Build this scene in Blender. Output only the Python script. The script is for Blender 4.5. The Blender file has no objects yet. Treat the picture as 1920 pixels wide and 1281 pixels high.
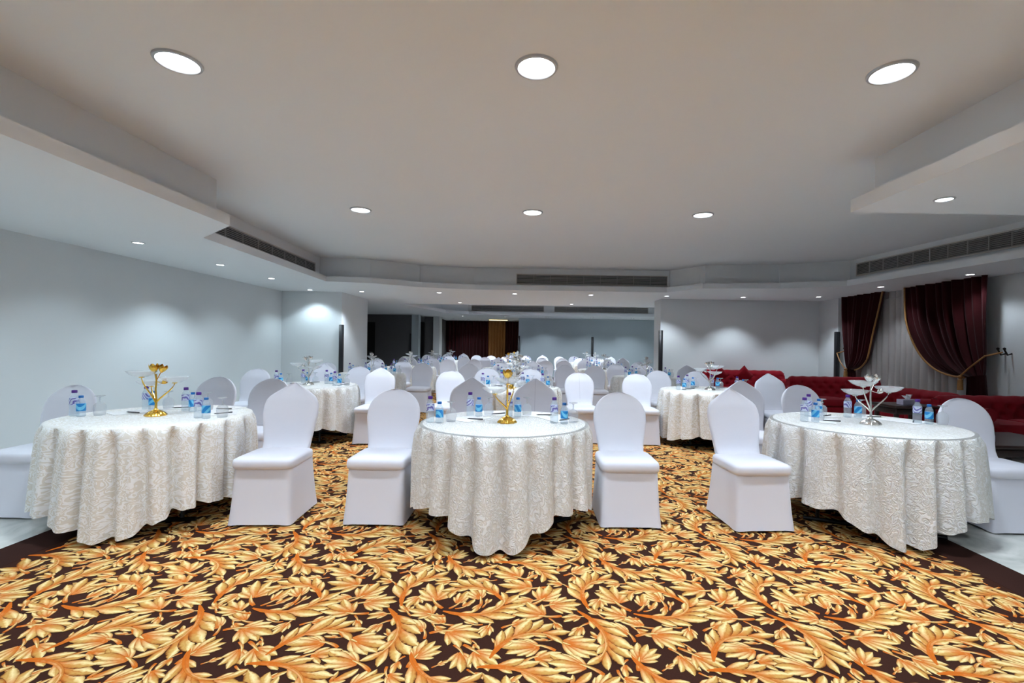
import bpy, math, random
from mathutils import Vector, Matrix
from mathutils.geometry import tessellate_polygon
PI = math.pi
R = math.radians
random.seed(7)
scene = bpy.context.scene
COL = scene.collection

# ------------------------------------------------------------------ camera, world, exposure
CAM_H = 1.35
cd = bpy.data.cameras.new('camera')
cam = bpy.data.objects.new('camera', cd)
COL.objects.link(cam)
cam.location = (0, 0, CAM_H)
cam.rotation_euler = (R(90), R(-0.85), 0)
cd.sensor_width = 36
cd.lens = 890 / 1920 * 36
cd.shift_x = -32 / 1920
cd.shift_y = 8.5 / 1920
cd.clip_start = 0.05
scene.camera = cam
w = bpy.data.worlds.new('world'); scene.world = w
w.use_nodes = True
w.node_tree.nodes['Background'].inputs[0].default_value = (0.5, 0.55, 0.6, 1)
w.node_tree.nodes['Background'].inputs[1].default_value = 0.05
scene.view_settings.view_transform = 'Standard'
scene.view_settings.look = 'None'
scene.view_settings.gamma = 1
scene.view_settings.exposure = 0.42
scene.view_settings.use_curve_mapping = False
cy = scene.cycles
cy.use_light_tree = False
cy.max_bounces = 5; cy.diffuse_bounces = 3; cy.glossy_bounces = 3; cy.transmission_bounces = 4; cy.transparent_max_bounces = 12
cy.use_adaptive_sampling = True; cy.adaptive_threshold = 0.03
cy.caustics_reflective = False; cy.caustics_refractive = False
MAIN_W = 34      # watts of a large ceiling downlight
SPOT_W = 52      # watts of a small soffit spot
COOL = (0.78, 0.90, 1.0)
COOLER = (0.70, 0.89, 1.0)
NEUTRAL = (0.76, 0.89, 1.0)

# ------------------------------------------------------------------ materials
def srgb(r, g, b):
    f = lambda c: (c / 255 / 12.92) if c / 255 <= 0.04045 else ((c / 255 + 0.055) / 1.055) ** 2.4
    return (f(r), f(g), f(b), 1)

def new_mat(name):
    m = bpy.data.materials.new(name); m.use_nodes = True
    return m, m.node_tree.nodes, m.node_tree.links, m.node_tree.nodes['Principled BSDF']

def plain(name, col, rough=0.6, metal=0.0, noise=0.0, scale=8.0, bump=0.0, bscale=60.0, sheen=0.0, spec=0.5, coat=0.0):
    m, n, l, p = new_mat(name)
    p.inputs['Base Color'].default_value = col
    p.inputs['Roughness'].default_value = rough
    p.inputs['Metallic'].default_value = metal
    p.inputs['Specular IOR Level'].default_value = spec
    p.inputs['Sheen Weight'].default_value = sheen
    p.inputs['Coat Weight'].default_value = coat
    tc = n.new('ShaderNodeTexCoord')
    if noise:
        t = n.new('ShaderNodeTexNoise'); t.inputs['Scale'].default_value = scale; t.inputs['Detail'].default_value = 4
        l.new(tc.outputs['Object'], t.inputs['Vector'])
        mx = n.new('ShaderNodeMix'); mx.data_type = 'RGBA'
        mx.inputs[6].default_value = tuple(c * (1 - noise) for c in col[:3]) + (1,)
        mx.inputs[7].default_value = tuple(min(1, c * (1 + noise)) for c in col[:3]) + (1,)
        l.new(t.outputs['Fac'], mx.inputs[0]); l.new(mx.outputs[2], p.inputs['Base Color'])
    if bump:
        t = n.new('ShaderNodeTexNoise'); t.inputs['Scale'].default_value = bscale; t.inputs['Detail'].default_value = 3
        l.new(tc.outputs['Object'], t.inputs['Vector'])
        b = n.new('ShaderNodeBump'); b.inputs['Strength'].default_value = bump; b.inputs['Distance'].default_value = 0.01
        l.new(t.outputs['Fac'], b.inputs['Height']); l.new(b.outputs['Normal'], p.inputs['Normal'])
    return m

def emit(name, col, strength):
    m, n, l, p = new_mat(name)
    p.inputs['Base Color'].default_value = (0.8, 0.8, 0.8, 1)
    p.inputs['Emission Color'].default_value = col
    p.inputs['Emission Strength'].default_value = strength
    return m

def clear(name, tint, ior=1.35, body=0.0, bodycol=(1, 1, 1, 1)):
    """thin clear glass / plastic: transparent with fresnel reflection and a little body"""
    m, n, l, p = new_mat(name)
    n.remove(p)
    out = n['Material Output']
    tr = n.new('ShaderNodeBsdfTransparent'); tr.inputs[0].default_value = tint
    gl = n.new('ShaderNodeBsdfGlossy'); gl.inputs['Roughness'].default_value = 0.06
    df = n.new('ShaderNodeBsdfDiffuse'); df.inputs[0].default_value = bodycol
    lw = n.new('ShaderNodeLayerWeight'); lw.inputs[0].default_value = 0.5
    pw = n.new('ShaderNodeMath'); pw.operation = 'POWER'; pw.inputs[1].default_value = 4.0
    l.new(lw.outputs['Facing'], pw.inputs[0])
    fr = n.new('ShaderNodeMapRange'); fr.inputs[3].default_value = ((ior - 1) / (ior + 1)) ** 2; fr.inputs[4].default_value = 0.55
    l.new(pw.outputs[0], fr.inputs[0])
    a = n.new('ShaderNodeMixShader'); a.inputs[0].default_value = body
    l.new(tr.outputs[0], a.inputs[1]); l.new(df.outputs[0], a.inputs[2])
    b = n.new('ShaderNodeMixShader')
    l.new(fr.outputs[0], b.inputs[0]); l.new(a.outputs[0], b.inputs[1]); l.new(gl.outputs[0], b.inputs[2])
    l.new(b.outputs[0], out.inputs['Surface'])
    return m

M = {}
M['wall'] = plain('wall_paint', srgb(226, 228, 230), 0.75, noise=0.015, scale=1.2, bump=0.05, bscale=220)
M['ceiling'] = plain('ceiling_paint', srgb(238, 240, 243), 0.85, noise=0.015, scale=0.8)
M['unlit_wall'] = plain('unlit_grey_wall', srgb(92, 90, 92), 0.8, noise=0.03)  # grey darkened so the colour carries the missing light on these walls
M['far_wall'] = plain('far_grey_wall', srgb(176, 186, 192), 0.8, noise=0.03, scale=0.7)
M['guard'] = plain('black_corner_guard', srgb(22, 21, 26), 0.45)
M['black'] = plain('black_opening', srgb(14, 14, 16), 0.5, noise=0.1)  # flat black for the darkness inside the corridor opening
M['vent'] = plain('vent_metal', srgb(168, 165, 163), 0.5, metal=0.3)
M['vent_dark'] = plain('vent_shadow', srgb(26, 26, 28), 0.8)
M['vent_frame'] = plain('vent_frame_paint', srgb(205, 200, 196), 0.6)
M['lamp_ring'] = plain('lamp_ring', srgb(190, 192, 196), 0.35, metal=0.4)
M['lamp_face'] = emit('lamp_face', (0.96, 0.985, 1, 1), 6)
M['spot_face'] = emit('spot_face', (0.95, 0.98, 1, 1), 8)
M['warm_face'] = emit('warm_panel', (1.0, 0.80, 0.36, 1), 2.2)
M['cover'] = plain('stretch_cover', srgb(222, 221, 231), 0.55, bump=0.06, bscale=14, sheen=0.15, noise=0.01)
M['seam'] = plain('cover_seam', srgb(196, 194, 206), 0.7)
M['metal_leg'] = plain('black_table_leg', srgb(24, 24, 26), 0.35, metal=0.6)
M['plywood'] = plain('table_board', srgb(150, 120, 84), 0.6, noise=0.15, scale=6)
M['gold'] = plain('polished_gold', srgb(236, 190, 84), 0.2, metal=1.0)
M['silver'] = plain('polished_silver', srgb(228, 226, 222), 0.2, metal=1.0)
M['glass'] = clear('crystal_glass', (0.97, 0.98, 0.985, 1), 1.45, 0.22, (0.95, 0.96, 0.98, 1))
M['goblet'] = clear('goblet_glass', (0.96, 0.97, 0.98, 1), 1.5, 0.24, (0.74, 0.76, 0.80, 1))
M['pet'] = clear('bottle_plastic', (0.93, 0.97, 0.995, 1), 1.35, 0.20, (0.84, 0.93, 1.0, 1))
M['purple_cap'] = plain('purple_cap', srgb(74, 28, 128), 0.4)
M['blue_cap'] = plain('blue_cap', srgb(22, 104, 178), 0.4)
M['paper'] = plain('notepad_paper', srgb(238, 236, 236), 0.7)
M['pen'] = plain('black_pen', srgb(30, 29, 34), 0.3)
M['velvet'] = plain('red_velvet', srgb(134, 2, 24), 0.8, noise=0.22, scale=5, sheen=0.05, spec=0.2)
M['curtain'] = plain('red_curtain', srgb(50, 3, 9), 0.85, noise=0.2, scale=3, sheen=0.12, spec=0.15)
M['gold_braid'] = plain('gold_braid', srgb(150, 104, 52), 0.55, noise=0.25, scale=60)
M['sheer'] = plain('sheer_curtain', srgb(186, 180, 178), 0.9, noise=0.05)
M['dark_wood'] = plain('dark_wood', srgb(40, 18, 15), 0.32, noise=0.3, scale=7, coat=0.1)
M['tissue_box'] = plain('tissue_box_print', srgb(176, 172, 196), 0.6, noise=0.25, scale=40)
M['tissue'] = plain('tissue_paper', srgb(240, 240, 244), 0.8)
M['iron'] = plain('dark_iron', srgb(40, 34, 32), 0.4, metal=0.7)
M['stage_gold'] = plain('gold_stage_curtain', srgb(150, 104, 58), 0.8, noise=0.15, scale=4)

def label_mat(name, base, mark, scale, dist):
    m, n, l, p = new_mat(name)
    tc = n.new('ShaderNodeTexCoord')
    wv = n.new('ShaderNodeTexWave'); wv.wave_type = 'BANDS'; wv.bands_direction = 'DIAGONAL'
    wv.inputs['Scale'].default_value = scale; wv.inputs['Distortion'].default_value = dist; wv.inputs['Detail'].default_value = 1
    rp = n.new('ShaderNodeValToRGB')
    rp.color_ramp.elements[0].position = 0.62; rp.color_ramp.elements[0].color = base
    rp.color_ramp.elements[1].position = 0.72; rp.color_ramp.elements[1].color = mark
    l.new(tc.outputs['Object'], wv.inputs['Vector']); l.new(wv.outputs['Fac'], rp.inputs[0])
    l.new(rp.outputs[0], p.inputs['Base Color']); p.inputs['Roughness'].default_value = 0.4
    return m
M['label_blue'] = label_mat('blue_label', srgb(20, 132, 205), srgb(120, 205, 240), 9, 3)
M['label_purple'] = label_mat('purple_label', srgb(206, 214, 234), srgb(112, 104, 176), 22, 6)

def cloth_mat(name, floral):
    m, n, l, p = new_mat(name)
    tc = n.new('ShaderNodeTexCoord')
    uv = n.new('ShaderNodeUVMap'); uv.uv_map = 'UVMap'
    mp = n.new('ShaderNodeMapping'); mp.inputs['Scale'].default_value = (1, 1, 1)
    l.new(uv.outputs[0], mp.inputs[0])
    if floral:   # scrolling jacquard: contour lines of a noise field
        ns = n.new('ShaderNodeTexNoise'); ns.inputs['Scale'].default_value = 17; ns.inputs['Detail'].default_value = 1.0
        ns.inputs['Distortion'].default_value = 1.4
        l.new(mp.outputs[0], ns.inputs[0])
        mu = n.new('ShaderNodeMath'); mu.operation = 'MULTIPLY'; mu.inputs[1].default_value = 34
        sn = n.new('ShaderNodeMath'); sn.operation = 'SINE'
        l.new(ns.outputs['Fac'], mu.inputs[0]); l.new(mu.outputs[0], sn.inputs[0])
        fac = sn.outputs[0]
        lo, hi = -0.25, 0.45
    else:        # crinkled taffeta: sharp creases where a warped noise crosses its middle
        ns = n.new('ShaderNodeTexNoise'); ns.inputs['Scale'].default_value = 26; ns.inputs['Detail'].default_value = 3
        ns.inputs['Distortion'].default_value = 1.6
        mp.inputs['Scale'].default_value = (1.25, .8, 1); mp.inputs['Rotation'].default_value = (0, 0, .5)
        l.new(mp.outputs[0], ns.inputs[0])
        sb = n.new('ShaderNodeMath'); sb.operation = 'SUBTRACT'; sb.inputs[1].default_value = .5
        ab = n.new('ShaderNodeMath'); ab.operation = 'ABSOLUTE'
        l.new(ns.outputs['Fac'], sb.inputs[0]); l.new(sb.outputs[0], ab.inputs[0])
        fac = ab.outputs[0]
        lo, hi = 0.0, 0.13
    mr = n.new('ShaderNodeMapRange'); mr.inputs[1].default_value = lo; mr.inputs[2].default_value = hi
    l.new(fac, mr.inputs[0])
    mx = n.new('ShaderNodeMix'); mx.data_type = 'RGBA'
    mx.inputs[6].default_value = srgb(232, 226, 217) if floral else srgb(233, 228, 221)
    mx.inputs[7].default_value = srgb(253, 252, 252)
    l.new(mr.outputs[0], mx.inputs[0]); l.new(mx.outputs[2], p.inputs['Base Color'])
    rr = n.new('ShaderNodeMapRange'); rr.inputs[3].default_value = 0.5; rr.inputs[4].default_value = 0.34
    l.new(mr.outputs[0], rr.inputs[0]); l.new(rr.outputs[0], p.inputs['Roughness'])
    b = n.new('ShaderNodeBump'); b.inputs['Strength'].default_value = 0.35 if floral else 0.9
    b.inputs['Distance'].default_value = 0.006
    l.new(mr.outputs[0], b.inputs['Height']); l.new(b.outputs[0], p.inputs['Normal'])
    p.inputs['Sheen Weight'].default_value = 0.1
    return m
M['cloth_floral'] = cloth_mat('jacquard_cloth', True)
M['cloth_crinkle'] = cloth_mat('crinkle_cloth', False)

def marble_mat():
    m, n, l, p = new_mat('marble_floor')
    tc = n.new('ShaderNodeTexCoord')
    ns = n.new('ShaderNodeTexNoise'); ns.inputs['Scale'].default_value = 2.4; ns.inputs['Detail'].default_value = 8; ns.inputs['Distortion'].default_value = 1.2
    l.new(tc.outputs['Object'], ns.inputs[0])
    rp = n.new('ShaderNodeValToRGB')
    rp.color_ramp.elements[0].position = 0.35; rp.color_ramp.elements[0].color = srgb(176, 178, 172)
    rp.color_ramp.elements[1].position = 0.62; rp.color_ramp.elements[1].color = srgb(222, 222, 216)
    l.new(ns.outputs['Fac'], rp.inputs[0]); l.new(rp.outputs[0], p.inputs['Base Color'])
    p.inputs['Roughness'].default_value = 0.18
    return m
M['marble'] = marble_mat()

def pile_mat(name, col, col2):
    m, n, l, p = new_mat(name)
    tc = n.new('ShaderNodeTexCoord')
    ns = n.new('ShaderNodeTexNoise'); ns.inputs['Scale'].default_value = 260; ns.inputs['Detail'].default_value = 2
    l.new(tc.outputs['Object'], ns.inputs[0])
    mx = n.new('ShaderNodeMix'); mx.data_type = 'RGBA'; mx.inputs[6].default_value = col; mx.inputs[7].default_value = col2
    l.new(ns.outputs['Fac'], mx.inputs[0]); l.new(mx.outputs[2], p.inputs['Base Color'])
    p.inputs['Roughness'].default_value = 0.95; p.inputs['Specular IOR Level'].default_value = 0.1
    return m
M['pile_brown'] = pile_mat('brown_pile', srgb(48, 25, 18), srgb(64, 36, 26))
M['border'] = pile_mat('brown_border', srgb(46, 26, 22), srgb(60, 36, 30))

def leaf_mat():
    """woven acanthus lobes: UV.x runs along a lobe, UV.y across it, second map holds the lobe's own tone"""
    m, n, l, p = new_mat('woven_leaf')
    uv = n.new('ShaderNodeUVMap'); uv.uv_map = 'UVMap'
    tone = n.new('ShaderNodeUVMap'); tone.uv_map = 'Tone'
    s1 = n.new('ShaderNodeSeparateXYZ'); l.new(uv.outputs[0], s1.inputs[0])
    s2 = n.new('ShaderNodeSeparateXYZ'); l.new(tone.outputs[0], s2.inputs[0])
    tc = n.new('ShaderNodeTexCoord')
    ns = n.new('ShaderNodeTexNoise'); ns.inputs['Scale'].default_value = 55; ns.inputs['Detail'].default_value = 2
    l.new(tc.outputs['Object'], ns.inputs[0])
    def math_(op, a, b):
        q = n.new('ShaderNodeMath'); q.operation = op
        for i, v in enumerate((a, b)):
            if isinstance(v, (int, float)): q.inputs[i].default_value = v
            else: l.new(v, q.inputs[i])
        return q.outputs[0]
    across = math_('ADD', s1.outputs[1], math_('MULTIPLY', math_('SUBTRACT', ns.outputs['Fac'], 0.5), 0.35))
    rp = n.new('ShaderNodeValToRGB'); cr = rp.color_ramp
    cr.elements[0].position = 0.0; cr.elements[0].color = srgb(58, 30, 18)
    cr.elements[1].position = 1.0; cr.elements[1].color = srgb(150, 104, 54)
    for pos, c in ((0.07, (140, 84, 34)), (0.2, (186, 138, 70)), (0.46, (206, 164, 92)), (0.68, (234, 211, 154)), (0.88, (212, 178, 116))):
        e = cr.elements.new(pos); e.color = srgb(*c)
    l.new(across, rp.inputs[0])
    # toward the base of the lobe the yarn turns orange
    base = n.new('ShaderNodeMapRange'); base.inputs[1].default_value = 0.62; base.inputs[2].default_value = 0.12
    base.inputs[3].default_value = 0.0; base.inputs[4].default_value = 1.0
    l.new(math_('ADD', s1.outputs[0], math_('MULTIPLY', math_('SUBTRACT', ns.outputs['Fac'], 0.5), 0.3)), base.inputs[0])
    bf = math_('MULTIPLY', base.outputs[0], s2.outputs[0])
    mx = n.new('ShaderNodeMix'); mx.data_type = 'RGBA'; mx.inputs[7].default_value = srgb(196, 100, 28)
    l.new(bf, mx.inputs[0]); l.new(rp.outputs[0], mx.inputs[6])
    # a fine orange vein along the middle of some lobes
    vein = n.new('ShaderNodeMapRange'); vein.inputs[1].default_value = 0.0; vein.inputs[2].default_value = 0.07
    vein.inputs[3].default_value = 1.0; vein.inputs[4].default_value = 0.0
    l.new(math_('ABSOLUTE', math_('SUBTRACT', across, 0.42), 0), vein.inputs[0])
    vf = math_('MULTIPLY', math_('MULTIPLY', vein.outputs[0], s2.outputs[1]), 0.8)
    m2 = n.new('ShaderNodeMix'); m2.data_type = 'RGBA'; m2.inputs[7].default_value = srgb(168, 90, 36)
    l.new(vf, m2.inputs[0]); l.new(mx.outputs[2], m2.inputs[6])
    l.new(m2.outputs[2], p.inputs['Base Color'])
    p.inputs['Roughness'].default_value = 0.95; p.inputs['Specular IOR Level'].default_value = 0.1
    return m
M['leaf'] = leaf_mat()

# ------------------------------------------------------------------ mesh helpers
class MB:
    def __init__(s): s.v = []; s.f = []
    def add(s, vs, fs, mat=None):
        o = len(s.v)
        s.v += [tuple(mat @ Vector(p)) if mat else tuple(p) for p in vs]
        s.f += [tuple(i + o for i in f) for f in fs]
        return s
    def box(s, x0, x1, y0, y1, z0, z1, mat=None):
        return s.add([(x0, y0, z0), (x1, y0, z0), (x1, y1, z0), (x0, y1, z0), (x0, y0, z1), (x1, y0, z1), (x1, y1, z1), (x0, y1, z1)],
                     [(3, 2, 1, 0), (4, 5, 6, 7), (0, 1, 5, 4), (1, 2, 6, 5), (2, 3, 7, 6), (3, 0, 4, 7)], mat)
    def bbox(s, x0, x1, y0, y1, z0, z1, b=0.01, mat=None):
        """box with chamfered vertical and horizontal edges"""
        def ring(z, i):
            return [(x0 + b + i, y0 + i, z), (x1 - b - i, y0 + i, z), (x1 - i, y0 + b + i, z), (x1 - i, y1 - b - i, z),
                    (x1 - b - i, y1 - i, z), (x0 + b + i, y1 - i, z), (x0 + i, y1 - b - i, z), (x0 + i, y0 + b + i, z)]
        return s.loft([ring(z0, b * .7), ring(z0 + b, 0), ring(z1 - b, 0), ring(z1, b * .7)], True, True, mat)
    def loft(s, rings, cap0=True, cap1=True, mat=None, closed=True):
        n = len(rings[0]); vs = [p for r in rings for p in r]; fs = []
        for k in range(len(rings) - 1):
            for i in range(n if closed else n - 1):
                j = (i + 1) % n
                fs.append((k * n + i, k * n + j, (k + 1) * n + j, (k + 1) * n + i))
        if cap0: fs.append(tuple(range(n - 1, -1, -1)))
        if cap1: fs.append(tuple((len(rings) - 1) * n + i for i in range(n)))
        return s.add(vs, fs, mat)
    def lathe(s, prof, n=20, mat=None, rmod=None):
        rings = []
        for (r, z) in prof:
            rings.append([((r * (rmod(2 * PI * i / n, r, z) if rmod else 1)) * math.cos(2 * PI * i / n),
                           (r * (rmod(2 * PI * i / n, r, z) if rmod else 1)) * math.sin(2 * PI * i / n), z) for i in range(n)])
        return s.loft(rings, prof[0][0] > 1e-6, prof[-1][0] > 1e-6, mat)
    def tube(s, pts, rad, n=8, mat=None):
        pts = [Vector(p) for p in pts]; rings = []
        rad = rad if isinstance(rad, (list, tuple)) else [rad] * len(pts)
        up = Vector((0, 0, 1))
        for i, p in enumerate(pts):
            d = (pts[min(i + 1, len(pts) - 1)] - pts[max(i - 1, 0)]).normalized()
            a = d.cross(up if abs(d.z) < 0.9 else Vector((1, 0, 0))).normalized(); b = d.cross(a)
            rings.append([tuple(p + rad[i] * (math.cos(2 * PI * k / n) * a + math.sin(2 * PI * k / n) * b)) for k in range(n)])
        return s.loft(rings, True, True, mat)
    def grid(s, fn, nu, nv, mat=None, wrap=False):
        vs = [fn(i / nu, j / nv) for j in range(nv + 1) for i in range(nu if wrap else nu + 1)]
        W = nu if wrap else nu + 1; fs = []
        for j in range(nv):
            for i in range(nu):
                k = (i + 1) % W if wrap else i + 1
                fs.append((j * W + i, j * W + k, (j + 1) * W + k, (j + 1) * W + i))
        return s.add(vs, fs, mat)
    def mesh(s, name, smooth=True, angle=40):
        me = bpy.data.meshes.new(name); me.from_pydata(s.v, [], s.f); me.update()
        if smooth:
            me.polygons.foreach_set('use_smooth', [True] * len(me.polygons))
            me.set_sharp_from_angle(angle=R(angle))
        return me
    def build(s, name, mat, parent=None, smooth=True, angle=40, loc=None):
        return link(name, s.mesh(name, smooth, angle), mat, parent, loc)

def link(name, me, mat, parent=None, loc=None):
    if mat and not me.materials: me.materials.append(M[mat] if isinstance(mat, str) else mat)
    o = bpy.data.objects.new(name, me); COL.objects.link(o)
    if parent: o.parent = parent
    if loc: o.location = loc
    return o

def tag(o, label, cat, group=None):
    o['label'] = label; o['category'] = cat
    if group: o['group'] = group
    return o

def empty(name, loc=(0, 0, 0), rz=0):
    o = bpy.data.objects.new(name, None); COL.objects.link(o)
    o.empty_display_size = 0.1; o.location = loc; o.rotation_euler = (0, 0, rz)
    return o

def copy_tree(o, parent=None):
    c = o.copy(); COL.objects.link(c)
    c.parent = parent
    for ch in list(o.children): copy_tree(ch, c)
    return c

class Proto:
    """hands out the first built thing itself, then copies of it"""
    def __init__(s, root): s.root = root; s.used = False
    def place(s, loc, rz, label, cat, group):
        o = s.root if not s.used else copy_tree(s.root)
        s.used = True
        o.location = loc; o.rotation_euler = (0, 0, rz)
        return tag(o, label, cat, group)

def struct(name, mb, mat, smooth=False):
    o = mb.build(name, mat, None, smooth) if isinstance(mb, MB) else mb
    o['kind'] = 'structure'
    return o

# ------------------------------------------------------------------ the room shell
HS, HL, HC = 2.57, 2.68, 3.08        # soffit underside, top of its lip, main ceiling
BACK = -5.2
struct('floor', MB().box(-8, 8.2, BACK - .2, 26, -0.12, 0), 'marble')

P1 = [(-3.17, BACK), (-3.17, 5.0), (-3.86, 5.6), (-4.04, 9.4), (-3.17, 9.55), (-2.3, 10.15), (-1.2, 10.4), (3.0, 10.4), (3.4, 9.85),
      (3.5, 9.62), (4.99, 9.44), (5.98, 8.95), (6.27, 6.0), (6.4, 4.19), (2.82, 4.19), (2.82, BACK)]
Q1 = [(-3.37, BACK), (-3.37, 5.08), (-4.06, 5.68), (-4.24, 9.56), (-3.28, 9.73), (-2.4, 10.33), (-1.25, 10.6), (3.12, 10.6), (3.58, 9.98),
      (3.62, 9.82), (5.06, 9.64), (6.13, 9.1), (6.46, 6.0), (6.6, 4.26), (3.08, 4.26), (3.08, BACK)]
P2 = [(-3.9, 14.3), (-3.2, 18.1), (-2.4, 18.7), (5.4, 18.7), (5.4, 14.3)]
Q2 = [(-4.1, 14.1), (-3.4, 18.25), (-2.45, 18.9), (5.6, 18.9), (5.6, 14.1)]
OUT = [(-8, BACK), (-8, 26), (8.2, 26), (8.2, BACK)]
ceil = struct('ceiling', MB().box(-8, 8.2, BACK - .2, 26, HC, HC + .12), 'ceiling')
und = MB()
outer = [(-8, BACK), (-8, 26), (8.2, 26), (8.2, BACK)]
# the first recess opens to the wall behind the viewer, so its outline is cut into the outer edge
ring = [(-8, BACK)] + [(-8, 26), (8.2, 26), (8.2, BACK)] + P1[::-1]
loops = [[Vector((x, y, 0)) for x, y in ring], [Vector((x, y, 0)) for x, y in P2]]
flat = [p for lp in loops for p in lp]
tris = tessellate_polygon(loops)
und.add([(p.x, p.y, HS) for p in flat], [tuple(t) for t in tris])
und.build('soffit_underside', 'ceiling', ceil, False)
def strip(pts, z0, z1, closed):
    mb = MB(); n = len(pts)
    mb.add([(x, y, z0) for x, y in pts] + [(x, y, z1) for x, y in pts],
           [(i, (i + 1) % n, n + (i + 1) % n, n + i) for i in range(n if closed else n - 1)])
    return mb
def ledge(a, b, z, closed):
    n = len(a)
    return MB().add([(x, y, z) for x, y in a] + [(x, y, z) for x, y in b],
                    [(i, (i + 1) % n, n + (i + 1) % n, n + i) for i in range(n if closed else n - 1)])
for P, Q, c in ((P1, Q1, False), (P2, Q2, True)):
    strip(P, HS, HL, c).build('soffit_lip', 'ceiling', ceil, False)
    ledge(P, Q, HL, c).build('soffit_ledge', 'ceiling', ceil, False)
    strip(Q, HL, HC, c).build('cove_wall', 'ceiling', ceil, False)

T = 0.2
struct('wall_left', MB().box(-5.9 - T, -5.9, BACK, 11.3, 0, HS), 'wall')
struct('wall_left_return', MB().box(-5.9 - T, -4.47, 11.3, 13.1, 0, HS), 'wall')
struct('wall_right', MB().box(7.42, 7.42 + T, BACK, 11.8, 0, HS), 'wall')
struct('wall_back_right', MB().box(3.26, 7.62, 11.8, 12.4, 0, HS), 'wall')
struct('wall_behind', MB().box(-8, 8.2, BACK - T, BACK, 0, HC), 'wall')
# the hall beyond
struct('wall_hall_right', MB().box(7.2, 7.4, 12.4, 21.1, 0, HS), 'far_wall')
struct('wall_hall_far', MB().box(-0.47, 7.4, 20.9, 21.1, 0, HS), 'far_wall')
struct('wall_hall_left', MB().box(-7.4, -7.2, 13.1, 21, 0, HS), 'unlit_wall')
struct('wall_hall_dark', MB().box(-6.4, -4.86, 19.7, 19.9, 0, HS), 'unlit_wall')
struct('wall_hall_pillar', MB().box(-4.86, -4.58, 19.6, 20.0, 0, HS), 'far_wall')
struct('wall_hall_recess', MB().box(-4.58, -4.1, 20.7, 20.9, 0, HS), 'unlit_wall')
struct('wall_hall_jamb', MB().box(-4.15, -3.88, 20.5, 21.1, 0, HS), 'wall')
struct('wall_stage', MB().box(-6.5, 2.5, 25.6, 25.8, 0, HS), 'unlit_wall')
struct('wall_stage_left', MB().box(-4.3, -4.15, 21.1, 25.6, 0, HS), 'unlit_wall')
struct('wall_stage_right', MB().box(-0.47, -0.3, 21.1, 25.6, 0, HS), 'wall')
dr = struct('opening_panel', MB().box(-7.2, -6.4, 19.75, 19.82, 0, 2.25), 'black')  # black panel standing in for the dark corridor opening
MB().tube([(-6.5, 19.74, 1.0), (-6.62, 19.74, 1.0)], 0.012).build('panel_handle', 'silver', dr)  # handle added to the stand-in panel
struct('trim_1', MB().box(-7.2, -6.4, 19.7, 19.9, 2.25, HS), 'unlit_wall')
def guard(n, x, y, s=0.045, h=1.79):
    o = MB().bbox(x - s, x + s, y - s, y + s, 0.0, h, 0.008).build('corner_guard', 'guard')
    return o
for x, y, lb in ((-4.47, 11.3, 'black corner guard on the left wall corner beside the opening'),
                 (3.27, 11.8, 'black corner guard at the right edge of the opening'),
                 (7.18, 11.07, 'black corner guard beside the red window curtain'),
                 (-0.45, 20.86, 'black corner guard right of the red stage curtain'),
                 (2.78, 20.86, 'black corner guard in the middle of the far grey wall'),
                 (-4.9, 19.66, 'black corner guard on the dark far left wall')):
    tag(guard(0, x, y), lb, 'corner guard', 'black corner guards')
# short wall stub that the curtain-side guard covers
struct('wall_window_stub', MB().box(7.2, 7.42, 11.07, 11.8, 0, HS), 'wall')

# ------------------------------------------------------------------ carpet
CX0, CX1 = -3.08, 2.75
carpet = empty('carpet', (0, 0, 0))
tag(carpet, 'brown carpet woven with gold and orange acanthus leaves covering the hall floor', 'carpet')
MB().box(CX0, CX1, BACK, 20.5, 0.0, 0.006).build('pile', 'pile_brown', carpet, False)
for x0, x1 in ((CX0 - .27, CX0), (CX1, CX1 + .27)):
    MB().box(x0, x1, BACK, 20.5, 0.0, 0.007).build('border', 'border', carpet, False)

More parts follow.
